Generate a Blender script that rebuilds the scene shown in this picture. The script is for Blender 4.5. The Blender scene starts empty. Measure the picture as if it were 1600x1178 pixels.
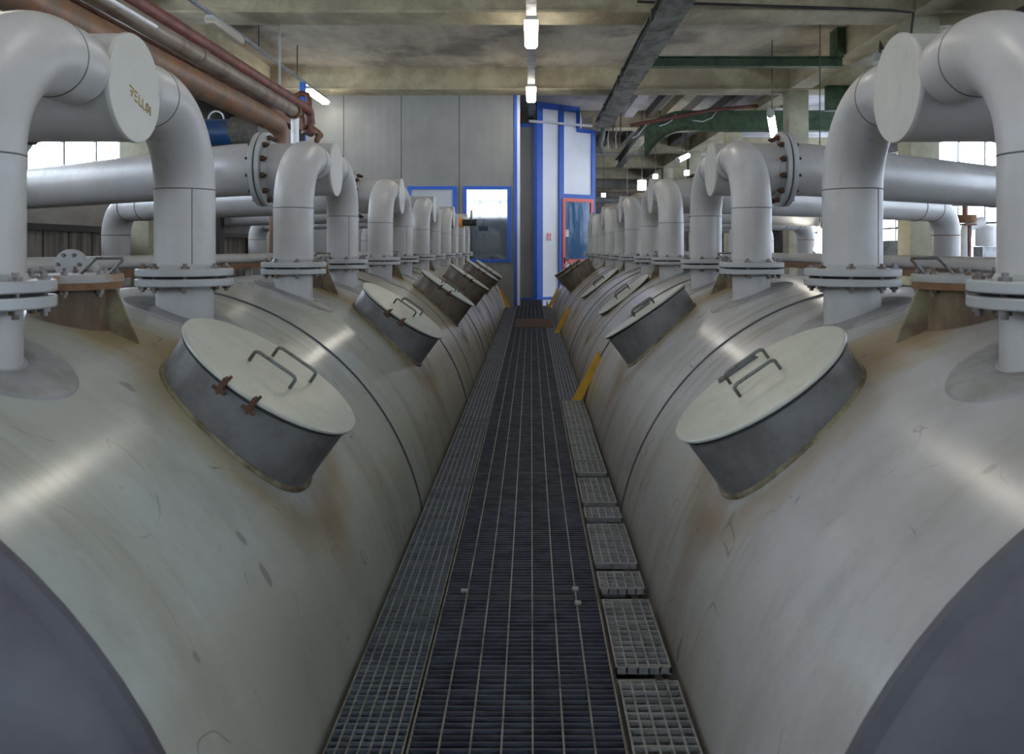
import bpy, bmesh, math, random
from mathutils import Vector, Matrix, Euler
random.seed(7)
C = bpy.context.scene.collection
PI = math.pi
R = math.radians
E = 1.35                      # eye height over the walkway grating (z = 0)
F = 1300.0                    # focal length in pixels of the 1600 px frame
def P(px, py, Y):             # a photo point at depth Y as a world point
    return Vector(((px-830)*Y/F, Y, E+(388-py)*Y/F))

# ------------------------------------------------------------------ mesh helpers
class MB:
    def __init__(s): s.bm = bmesh.new()
    def box(s, x0, x1, y0, y1, z0, z1, M=None):
        co = [(x0,y0,z0),(x1,y0,z0),(x1,y1,z0),(x0,y1,z0),(x0,y0,z1),(x1,y0,z1),(x1,y1,z1),(x0,y1,z1)]
        v = [s.bm.verts.new(M @ Vector(c) if M else c) for c in co]
        for f in ((3,2,1,0),(4,5,6,7),(0,1,5,4),(1,2,6,5),(2,3,7,6),(3,0,4,7)):
            s.bm.faces.new([v[i] for i in f])
        return s
    def tube(s, pts, r, seg=24, caps=True, closed=False, rs=None, phase=0.0):
        pts = [Vector(p) for p in pts]; n = len(pts)
        tang = []
        for i in range(n):
            if closed: t = pts[(i+1) % n]-pts[i-1]
            elif i == 0: t = pts[1]-pts[0]
            elif i == n-1: t = pts[-1]-pts[-2]
            else: t = (pts[i+1]-pts[i]).normalized()+(pts[i]-pts[i-1]).normalized()
            tang.append(t.normalized())
        a = Vector((0,0,1)) if abs(tang[0].z) < .9 else Vector((1,0,0))
        u = (a-tang[0]*a.dot(tang[0])).normalized()
        rings = []
        for i in range(n):
            t = tang[i]
            u = (u-t*u.dot(t)).normalized(); w = t.cross(u)
            k = 1.0
            if 0 < i < n-1 and not closed:
                c = (pts[i+1]-pts[i]).normalized().dot((pts[i]-pts[i-1]).normalized())
                k = 1.0
            rr = (rs[i] if rs else r)*k
            rings.append([s.bm.verts.new(pts[i]+(u*math.cos(phase+2*PI*j/seg)+w*math.sin(phase+2*PI*j/seg))*rr) for j in range(seg)])
        m = n if closed else n-1
        for i in range(m):
            A, B = rings[i], rings[(i+1) % n]
            for j in range(seg):
                s.bm.faces.new((A[j], A[(j+1) % seg], B[(j+1) % seg], B[j]))
        if caps and not closed:
            s.bm.faces.new(rings[0][::-1]); s.bm.faces.new(rings[-1])
        return s
    def cyl(s, p0, p1, r, seg=24, r2=None, phase=0.0):
        return s.tube([p0, p1], r, seg, rs=[r, r2 if r2 is not None else r], phase=phase)
    def lathe(s, prof, M, seg=48, cap0=True, cap1=True):   # prof (r, h) around local z
        rings = []
        for r, h in prof:
            if r < 1e-6: rings.append([s.bm.verts.new(M @ Vector((0,0,h)))])
            else: rings.append([s.bm.verts.new(M @ Vector((r*math.cos(2*PI*j/seg), r*math.sin(2*PI*j/seg), h))) for j in range(seg)])
        for A, B in zip(rings, rings[1:]):
            for j in range(seg):
                k = (j+1) % seg
                if len(A) == 1 and len(B) == 1: continue
                if len(A) == 1: s.bm.faces.new((A[0], B[k], B[j]))
                elif len(B) == 1: s.bm.faces.new((A[j], A[k], B[0]))
                else: s.bm.faces.new((A[j], A[k], B[k], B[j]))
        if cap0 and len(rings[0]) > 1: s.bm.faces.new(rings[0][::-1])
        if cap1 and len(rings[-1]) > 1: s.bm.faces.new(rings[-1])
        return s
    def prism(s, poly, y0, y1, M=None):    # poly in (x, z), extruded along y
        A = [s.bm.verts.new(M @ Vector((x,y0,z)) if M else (x,y0,z)) for x, z in poly]
        B = [s.bm.verts.new(M @ Vector((x,y1,z)) if M else (x,y1,z)) for x, z in poly]
        n = len(poly); s.bm.faces.new(A); s.bm.faces.new(B[::-1])
        for i in range(n): s.bm.faces.new((A[i], B[i], B[(i+1) % n], A[(i+1) % n]))
        return s
    def plan(s, poly, z0, z1):             # poly in (x, y), extruded along z
        A = [s.bm.verts.new((x,y,z0)) for x, y in poly]; B = [s.bm.verts.new((x,y,z1)) for x, y in poly]
        n = len(poly); s.bm.faces.new(A[::-1]); s.bm.faces.new(B)
        for i in range(n): s.bm.faces.new((A[i], A[(i+1) % n], B[(i+1) % n], B[i]))
        return s
    def torus(s, c, R0, r, axis='y', seg=64, rs=6):
        pts = []
        for i in range(seg):
            a = 2*PI*i/seg
            d = {'y': (math.cos(a),0,math.sin(a)), 'x': (0,math.cos(a),math.sin(a)), 'z': (math.cos(a),math.sin(a),0)}[axis]
            pts.append(Vector(c)+Vector(d)*R0)
        return s.tube(pts, r, rs, closed=True)
    def mesh(s, name, mat, smooth=True, bevel=0):
        bm = s.bm
        bmesh.ops.recalc_face_normals(bm, faces=bm.faces)
        if bevel:
            es = [e for e in bm.edges if len(e.link_faces) == 2 and e.calc_face_angle(0) > .6]
            bmesh.ops.bevel(bm, geom=es, offset=bevel, segments=2, affect='EDGES', profile=.6)
        if smooth:
            for f in bm.faces: f.smooth = True
            for e in bm.edges:
                if len(e.link_faces) == 2 and e.calc_face_angle(0) > R(32): e.smooth = False
        me = bpy.data.meshes.new(name); bm.to_mesh(me); bm.free()
        if mat: me.materials.append(mat)
        return me
def root_loc(o):
    p = Vector((0,0,0))
    while o: p += o.location; o = o.parent
    return p
def obj(name, mb, mat=None, parent=None, loc=None, local=False, **kw):
    """mb in world coordinates unless local; parent's place is taken off the vertices"""
    if isinstance(mb, MB):
        if not local:
            base = (root_loc(parent) if parent else Vector((0,0,0))) + (Vector(loc) if loc is not None else Vector((0,0,0)))
            for v in mb.bm.verts: v.co -= base
        me = mb.mesh(name, mat, **kw)
    else: me = mb
    o = bpy.data.objects.new(name, me); C.objects.link(o)
    if parent: o.parent = parent
    if loc is not None: o.location = loc
    return o
def thing(name, label, cat, loc=(0,0,0), group=None):
    o = bpy.data.objects.new(name, None); C.objects.link(o); o.location = loc; o.empty_display_size = .1
    o['label'] = label; o['category'] = cat
    if group: o['group'] = group
    return o
def tag(o, label, cat, group=None):
    o['label'] = label; o['category'] = cat
    if group: o['group'] = group
    return o
def struct(o): o['kind'] = 'structure'; return o
def solo(name, mb, mat, label, cat, group=None, **kw):   # a thing of one mesh, origin at its base centre
    bm = mb.bm; xs = [v.co for v in bm.verts]
    c = Vector(((min(v.x for v in xs)+max(v.x for v in xs))/2, (min(v.y for v in xs)+max(v.y for v in xs))/2, min(v.z for v in xs)))
    return tag(obj(name, mb, mat, loc=c, **kw), label, cat, group)
def copy_tree(o, parent=None):
    c = o.copy(); C.objects.link(c)
    if parent: c.parent = parent
    for ch in list(o.children): copy_tree(ch, c)
    return c

# ------------------------------------------------------------------ materials
class NT:
    def __init__(s, name):
        s.m = bpy.data.materials.new(name); s.m.use_nodes = True
        s.t = s.m.node_tree; s.n = s.t.nodes; s.l = s.t.links
        s.b = s.n['Principled BSDF']; s.tc = s.n.new('ShaderNodeTexCoord'); s.co = s.tc.outputs['Object']
    def link(s, a, b): s.l.new(a, b)
    def val(s, x, inp):
        if hasattr(x, 'node'): s.l.new(x, inp)
        else: inp.default_value = x
    def math(s, op, a, b=0.0, c=None, clamp=False):
        n = s.n.new('ShaderNodeMath'); n.operation = op; n.use_clamp = clamp
        s.val(a, n.inputs[0]); s.val(b, n.inputs[1])
        if c is not None: s.val(c, n.inputs[2])
        return n.outputs[0]
    def sep(s, v=None):
        n = s.n.new('ShaderNodeSeparateXYZ'); s.l.new(v or s.co, n.inputs[0]); return n.outputs
    def mapped(s, sc): 
        n = s.n.new('ShaderNodeMapping'); n.inputs['Scale'].default_value = sc; s.l.new(s.co, n.inputs[0]); return n.outputs[0]
    def noise(s, scale, detail=6, rough=.6, v=None, dist=0):
        n = s.n.new('ShaderNodeTexNoise'); n.inputs['Scale'].default_value = scale; n.inputs['Detail'].default_value = detail
        n.inputs['Roughness'].default_value = rough; n.inputs['Distortion'].default_value = dist
        s.l.new(v or s.co, n.inputs['Vector']); return n.outputs[0]
    def ramp(s, x, lo, hi, a=0.0, b=1.0):
        n = s.n.new('ShaderNodeMapRange'); n.interpolation_type = 'SMOOTHSTEP'
        s.val(x, n.inputs[0]); n.inputs[1].default_value = lo; n.inputs[2].default_value = hi
        n.inputs[3].default_value = a; n.inputs[4].default_value = b; return n.outputs[0]
    def mix(s, f, a, b):
        n = s.n.new('ShaderNodeMix'); n.data_type = 'RGBA'; s.val(f, n.inputs[0])
        for x, i in ((a, 6), (b, 7)):
            if hasattr(x, 'node'): s.l.new(x, n.inputs[i])
            else: n.inputs[i].default_value = (*x, 1)
        return n.outputs[2]
    def base(s, c):
        if hasattr(c, 'node'): s.l.new(c, s.b.inputs['Base Color'])
        else: s.b.inputs['Base Color'].default_value = (*c, 1)
    def rough(s, r): s.val(r, s.b.inputs['Roughness'])
    def bump(s, h, st=.2, d=.01):
        n = s.n.new('ShaderNodeBump'); n.inputs['Strength'].default_value = st; n.inputs['Distance'].default_value = d
        s.l.new(h, n.inputs['Height']); s.l.new(n.outputs[0], s.b.inputs['Normal'])
def plain(name, col, rough=.5, metal=0, col2=None, scale=6, lo=.4, hi=.65, stretch=None, bump=0, detail=6, spec=.5):
    t = NT(name); v = t.mapped(stretch) if stretch else None
    if col2:
        n = t.noise(scale, detail, .65, v); t.base(t.mix(t.ramp(n, lo, hi), col, col2))
        t.rough(t.ramp(n, lo, hi, rough, min(1, rough+.2)))
        if bump: t.bump(n, bump)
    else: t.base(col); t.rough(rough)
    t.b.inputs['Metallic'].default_value = metal; t.b.inputs['Specular IOR Level'].default_value = spec
    return t.m
def emit(name, col, st):
    t = NT(name); t.base((.8,.8,.8)); t.b.inputs['Emission Color'].default_value = (*col, 1)
    t.b.inputs['Emission Strength'].default_value = st; return t.m

def pipe_paint(name, col, dirt, rust_amt=.03):
    t = NT(name)
    n1 = t.noise(3, 5, .6); n2 = t.noise(14, 8, .7, t.mapped((1,1,.35))); n3 = t.noise(40, 4, .6)
    c = t.mix(t.ramp(n1, .35, .7, 0, .55), col, dirt)
    c = t.mix(t.ramp(n2, .58, .75, 0, .35), c, tuple(x*.55 for x in dirt))
    c = t.mix(t.ramp(t.noise(9, 10, .75), .70, .76, 0, rust_amt*12), c, (.16,.075,.03))
    t.base(c); t.rough(t.ramp(n2, .3, .8, .30, .52)); t.bump(n3, .04, .004)
    return t.m
M = {}
M['paint'] = pipe_paint('grey_pipe_paint', (.435,.425,.41), (.345,.33,.295))
M['capp'] = pipe_paint('grey_cap_paint', (.48,.47,.42), (.42,.405,.355), .01)
M['lid'] = pipe_paint('grey_lid_paint', (.41,.43,.37), (.34,.345,.29), .01)
M['flange'] = pipe_paint('grey_flange_paint', (.36,.375,.37), (.25,.245,.22), .06)
M['header2'] = pipe_paint('grey_header_paint', (.39,.38,.37), (.30,.285,.26), .04)
M['gasket'] = plain('dark_gasket_and_gap', (.02,.02,.022), .8)
M['bead'] = plain('stained_weld_bead', (.22,.19,.11), .6, 0, (.10,.07,.04), 9, .4, .65, bump=.2)
M['pad'] = plain('pad_paint', (.245,.245,.25), .4, 0, (.20,.195,.185), 6)
M['seam'] = plain('dark_weld_seam', (.10,.095,.09), .7)
M['ringseam'] = plain('dark_shell_seam', (.055,.05,.07), .6)
M['bolt'] = plain('dull_bolt_steel', (.19,.185,.18), .45, .5, (.12,.07,.04), 30, .45, .6)
M['neck'] = plain('hatch_neck_grey', (.155,.158,.155), .36, 0, (.095,.09,.085), 4, .35, .65, bump=.05)
M['neckrust'] = plain('hatch_neck_brown', (.17,.145,.12), .31, 0, (.10,.065,.045), 4, .35, .65, bump=.08)
M['rust'] = plain('rusty_steel', (.12,.055,.026), .8, 0, (.21,.12,.06), 14, .35, .7, bump=.3)
M['darkrust'] = plain('dark_rust', (.05,.03,.022), .8, 0, (.12,.05,.025), 25, .4, .7, bump=.3)
M['rustplate'] = plain('rusted_gusset', (.125,.085,.05), .7, 0, (.21,.19,.115), 5, .38, .62, bump=.2)
M['manneck'] = plain('manhole_neck_rust', (.075,.045,.028), .7, 0, (.19,.14,.08), 5, .42, .68, stretch=(1,1,.25), bump=.2)
M['cover'] = plain('cover_steel', (.29,.28,.26), .5, 0, (.25,.14,.07), 8, .52, .7, bump=.1)
M['handle'] = plain('handle_steel', (.13,.14,.13), .4, .4, (.10,.06,.035), 30, .5, .65)
M['yellow'] = plain('yellow_guard_paint', (.62,.36,.015), .5, 0, (.42,.25,.03), 9, .45, .75)
M['blue'] = plain('blue_frame_paint', (.018,.105,.56), .4, 0, (.03,.14,.5), 6, .4, .7)
M['red'] = plain('red_door_paint', (.85,.13,.10), .45)
M['panelgrey'] = plain('grey_wall_panel', (.25,.25,.24), .45, 0, (.22,.22,.21), 1.2, .35, .7)
def ribbed(m, scale):
    t = m.node_tree; w = t.nodes.new('ShaderNodeTexWave'); w.bands_direction = 'X'; w.inputs['Scale'].default_value = scale; w.inputs['Distortion'].default_value = 0
    tc = t.nodes.new('ShaderNodeTexCoord'); t.links.new(tc.outputs['Object'], w.inputs[0]); b = t.nodes.new('ShaderNodeBump'); b.inputs['Strength'].default_value = .25; b.inputs['Distance'].default_value = .01
    t.links.new(w.outputs['Fac'], b.inputs['Height']); t.links.new(b.outputs[0], t.nodes['Principled BSDF'].inputs['Normal'])
ribbed(M['panelgrey'], 1.6)
M['panelwhite'] = plain('white_booth_panel', (.88,.88,.92), .34, 0, (.84,.84,.90), 1.5, .35, .7)
M['white'] = plain('white_metal', (.72,.72,.74), .4)
M['green'] = plain('green_steel_paint', (.04,.082,.032), .5, 0, (.022,.04,.024), 5, .4, .7)
M['greygreen'] = plain('grey_green_rail', (.15,.175,.16), .5, 0, (.09,.085,.07), 3.5, .4, .65, stretch=(1,.6,1))
M['darksteel'] = plain('dark_steel', (.045,.045,.05), .6, 0, (.075,.06,.05), 6, .4, .7)
M['galv'] = plain('galvanised_steel', (.30,.31,.315), .42, .3, (.2,.2,.19), 9, .4, .7)
M['brownpipe'] = plain('brown_rusted_pipe', (.19,.078,.03), .40, 0, (.13,.09,.06), 3.5, .35, .65, bump=.12)
M['tanpipe'] = plain('grey_brown_pipe', (.20,.16,.125), .38, 0, (.13,.07,.045), 4, .45, .7, bump=.08)
M['redpipe'] = plain('dark_red_pipe', (.17,.05,.035), .5, 0, (.10,.05,.04), 5, .4, .7, bump=.08)
M['blueduct'] = plain('blue_vessel_paint', (.01,.06,.18), .4, 0, (.10,.08,.09), 3, .5, .75)
M['lagging'] = plain('brown_lagging', (.09,.08,.07), .9, 0, (.16,.14,.12), 20, .4, .7, bump=.5)
M['greypvc'] = plain('grey_plastic', (.42,.42,.40), .5)
M['whitepipe'] = plain('white_pipe', (.75,.75,.76), .35, 0, (.6,.58,.56), 5, .5, .75)
M['black'] = plain('black_plastic', (.02,.02,.022), .45)
M['orange'] = plain('orange_paint', (.8,.25,.03), .5)
M['tube'] = emit('lit_tube_diffuser', (1,.93,.80), 20)
M['tubeoff'] = plain('unlit_tube_diffuser', (.40,.35,.27), .35)
def concrete(name, a, b, soot):
    t = NT(name); n1 = t.noise(.55, 8, .6); n2 = t.noise(2.2, 9, .7, t.mapped((1,.35,1))); n3 = t.noise(18, 6, .7)
    c = t.mix(t.ramp(n2, .35, .65), a, b)
    c = t.mix(t.ramp(n1, .48, .66, 0, .75), c, soot)
    c = t.mix(t.ramp(n3, .60, .72, 0, .25), c, (.05,.045,.035))
    t.base(c); t.rough(.85); t.bump(n3, .25, .01); return t.m
M['beam'] = concrete('beam_concrete', (.46,.41,.28), (.34,.295,.195), (.25,.205,.14))
M['slab'] = concrete('slab_concrete', (.50,.45,.36), (.37,.325,.255), (.13,.115,.105))
M['slablit'] = concrete('lit_slab_concrete', (.62,.60,.62), (.5,.48,.5), (.25,.24,.25))  # lit, whitish look of the far slab put into a paler colour
M['column'] = concrete('column_concrete', (.42,.41,.30), (.33,.31,.22), (.24,.22,.17))
M['wallgrey'] = concrete('rendered_wall', (.30,.28,.26), (.24,.21,.19), (.13,.11,.10))
M['floor'] = concrete('dark_floor', (.06,.06,.06), (.04,.04,.04), (.02,.02,.02))
def fence_mat():
    t = NT('stained_board_panels'); s = t.sep()
    v = t.mapped((1,3.2,.22)); n = t.noise(2.0, 8, .7, v)
    c = t.mix(t.ramp(n, .35, .62), (.26,.235,.205), (.10,.085,.07))
    f = t.math('FRACT', t.math('MULTIPLY', s[1], 1.6)); g = t.ramp(t.math('ABSOLUTE', t.math('SUBTRACT', f, .5)), .46, .48)
    t.base(t.mix(g, c, (.02,.018,.015))); t.rough(.8); return t.m
M['fence'] = fence_mat()
def brick_mat():
    t = NT('pale_brick'); n = t.n.new('ShaderNodeTexBrick'); t.l.new(t.mapped((1,1,1)), n.inputs[0])
    cx = t.n.new('ShaderNodeCombineXYZ'); s = t.sep(); t.l.new(s[1], cx.inputs[0]); t.l.new(s[2], cx.inputs[1]); t.l.new(cx.outputs[0], n.inputs[0])
    n.inputs['Color1'].default_value = (.42,.33,.26,1); n.inputs['Color2'].default_value = (.28,.17,.12,1); n.inputs['Mortar'].default_value = (.5,.45,.38,1)
    n.inputs['Scale'].default_value = 1.0; n.inputs['Brick Width'].default_value = .5; n.inputs['Row Height'].default_value = .2; n.inputs['Mortar Size'].default_value = .03
    t.base(n.outputs[0]); t.rough(.9); return t.m
M['brick'] = brick_mat()
def glass_mat(name, tint, opac, rough=.02):   # tinted pane: part see-through, part mirror
    m = bpy.data.materials.new(name); m.use_nodes = True; t = m.node_tree; t.nodes.clear()
    o = t.nodes.new('ShaderNodeOutputMaterial'); tr = t.nodes.new('ShaderNodeBsdfTransparent'); gl = t.nodes.new('ShaderNodeBsdfGlossy')
    di = t.nodes.new('ShaderNodeBsdfDiffuse'); m1 = t.nodes.new('ShaderNodeMixShader'); m2 = t.nodes.new('ShaderNodeMixShader'); m2.inputs[0].default_value = .06
    gl.inputs['Roughness'].default_value = rough; gl.inputs['Color'].default_value = (.95,.97,1,1)
    tr.inputs[0].default_value = (.8,.86,.92,1); di.inputs[0].default_value = (*tint, 1)
    m1.inputs[0].default_value = opac; t.links.new(tr.outputs[0], m1.inputs[1]); t.links.new(di.outputs[0], m1.inputs[2])
    t.links.new(m1.outputs[0], m2.inputs[1]); t.links.new(gl.outputs[0], m2.inputs[2])
    t.links.new(m2.outputs[0], o.inputs[0]); return m
M['glass'] = glass_mat('clear_pane', (.5,.6,.7), .05)
def mirror_glass():
    t = NT('dark_blue_pane'); t.base((.03,.06,.085)); t.rough(.04); t.b.inputs['Specular IOR Level'].default_value = 1.0
    t.b.inputs['IOR'].default_value = 2.0; return t.m
M['darkglass'] = mirror_glass()
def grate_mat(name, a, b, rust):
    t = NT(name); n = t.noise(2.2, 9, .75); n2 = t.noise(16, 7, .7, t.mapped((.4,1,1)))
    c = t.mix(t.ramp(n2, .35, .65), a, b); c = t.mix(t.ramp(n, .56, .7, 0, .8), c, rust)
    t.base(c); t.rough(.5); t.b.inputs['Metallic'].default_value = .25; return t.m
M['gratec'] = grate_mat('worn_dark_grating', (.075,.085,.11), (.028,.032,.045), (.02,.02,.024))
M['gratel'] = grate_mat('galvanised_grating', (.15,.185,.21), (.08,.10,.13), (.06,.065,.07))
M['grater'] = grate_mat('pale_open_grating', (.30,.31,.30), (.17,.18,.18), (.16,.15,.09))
M['rod'] = plain('worn_rod_edges', (.25,.245,.215), .45, .3, (.12,.12,.115), 5, .45, .7)

def shell_mat(sgn):
    """object coordinates: origin on the tank axis; x towards the tank's own right, y along it (0 at its near end)"""
    t = NT('tank_paint_left' if sgn < 0 else 'tank_paint_right'); x, y, z = t.sep()
    n1 = t.noise(1.1, 8, .6, t.mapped((1,.6,1)), .6); n2 = t.noise(3.2, 6, .58, t.mapped((1,1,.5)), .25); n3 = t.noise(22, 8, .75)
    basec = (.385,.41,.38) if sgn < 0 else (.40,.40,.405)
    c = t.mix(t.ramp(n1, .35, .68), basec, (.34,.335,.29) if sgn < 0 else (.35,.34,.325))
    c = t.mix(t.ramp(t.noise(2.1, 9, .7, t.mapped((1,1.5,.6))), .44, .68, 0, .42), c, (.25,.24,.21))
    # grime grows along the older, far half of the tank
    far = t.math('MULTIPLY', t.ramp(y, 2.0, 9.0), t.ramp(n2, .36, .62))
    c = t.mix(t.math('MULTIPLY', far, .7), c, (.38,.335,.22) if sgn < 0 else (.40,.36,.31))
    # brownish washes that run down the flank
    v = t.mapped((.2,3.0,.25)); nr = t.noise(1.3, 5, .6, v, .2)
    c = t.mix(t.ramp(nr, .52, .72, 0, .5), c, (.23,.195,.13) if sgn < 0 else (.22,.185,.15))
    # rings of rust and dirt round each hatch, each 3.04 m
    yy = t.math('SUBTRACT', t.math('MODULO', t.math('ADD', y, 3.04*4.5-1.34), 3.04), 1.52)
    hx, hz = ((1.064, 1.02) if sgn < 0 else (-1.064, 1.02))
    dx = t.math('SUBTRACT', x, hx); dz = t.math('SUBTRACT', z, hz)
    d = t.math('SQRT', t.math('ADD', t.math('ADD', t.math('MULTIPLY', dx, dx), t.math('MULTIPLY', dz, dz)), t.math('MULTIPLY', yy, yy)))
    dn = t.math('ADD', d, t.math('MULTIPLY', t.math('SUBTRACT', n2, .5), .28))
    halo = t.math('MULTIPLY', t.ramp(dn, .28, .38), t.ramp(dn, .38, .58, 1, 0))
    c = t.mix(t.math('MULTIPLY', halo, .62), c, (.27,.20,.085) if sgn < 0 else (.27,.20,.12))
    # rusty run below each hatch
    run = t.math('MULTIPLY', t.math('MULTIPLY', t.ramp(t.math('ABSOLUTE', t.math('SUBTRACT', t.math('ADD', yy, t.math('MULTIPLY', n1, .3)), .15)), .04, .16, 1, 0), t.ramp(z, .2, .9, .15, 1)), t.ramp(z, .95, 1.0, 1, 0))
    c = t.mix(t.math('MULTIPLY', run, .45), c, (.24,.13,.06))
    # rust tongues near the manhole necks on the crown
    ex = t.math('SUBTRACT', x, .60 if sgn < 0 else -.60); de = t.math('SQRT', t.math('ADD', t.math('MULTIPLY', ex, ex), t.math('MULTIPLY', yy, yy)))
    den = t.math('ADD', de, t.math('MULTIPLY', t.math('SUBTRACT', n2, .5), .4))
    c = t.mix(t.math('MULTIPLY', t.math('MULTIPLY', t.ramp(den, .1, .34, .65, 0), t.ramp(z, .8, 1.1)), 1.0), c, (.30,.21,.07))
    c = t.mix(t.ramp(n3, .62, .72, 0, .22), c, (.12,.11,.10))
    # fine dark scratches
    def lines(scale, wd, mask_lo, amt, c):
        iso = t.ramp(t.math('ABSOLUTE', t.math('SUBTRACT', t.noise(scale, 2, .5), .5)), wd*.4, wd, 1, 0)
        return t.mix(t.math('MULTIPLY', iso, t.ramp(t.noise(scale*1.7+.37, 3, .5), mask_lo, mask_lo+.1, 0, amt)), c, (.13,.12,.11))
    c = lines(1.9, .0035, .52, .55, c); c = lines(3.3, .004, .56, .5, c)
    c = t.mix(t.ramp(t.noise(6.5, 2, .4, t.mapped((1,1.6,.7))), .735, .76, 0, .5), c, (.12,.115,.11))
    t.base(c); t.rough(t.ramp(n1, .3, .75, .20, .265)); t.bump(t.noise(1.4, 2, .45), .12, .03)
    return t.m
M['shell_l'] = shell_mat(-1); M['shell_r'] = shell_mat(1)
M['head'] = plain('tank_head_shaded', (.095,.095,.112), .5, 0, (.06,.056,.062), 1.3, .35, .7)  # shade on the tank heads is put into this darker base colour

# ------------------------------------------------------------------ the two tanks
PAIRS = [2.94+3.04*i for i in range(6)]
LEG = .69
TR = 1.45
SIDE = {-1: dict(cx=-2.0, leg=-1.51, hx=-.915, hz=E-.4455, man=-1.63, cap=.112, nm='left'),
         1: dict(cx=1.90, leg=1.40, hx=.802, hz=E-.475, man=1.53, cap=-.112, nm='right')}
Y0, Y1 = 1.62, 19.25
ZC = E-1.65
ZF = E-.125        # joint plane of the nozzle flanges
def surf(cx, x): return ZC+math.sqrt(TR*TR-(x-cx)**2)

def bolt_mb(mb, x, y, z, h=.047, r=.019, seg=6):
    mb.cyl((x,y,z-h-.004), (x,y,z-h+.022), r, seg); mb.cyl((x,y,z+h-.022), (x,y,z+h+.002), r, seg); mb.cyl((x,y,z-h-.016), (x,y,z+h+.014), r*.5, 8)
    return mb
def handle_mb(L, h, r=.0065, lean=0):
    pts = [(-L/2,0,-.004), (-L/2,lean,h*.75)]
    for k in range(1, 5):
        a = PI/2*k/4; pts.append((-L/2+.02*(1-math.cos(a)), lean, h*.75+.25*h*math.sin(a)))
    pts += [(-x, y, z) for x, y, z in pts[::-1]]
    return MB().tube(pts, r, 8)

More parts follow.
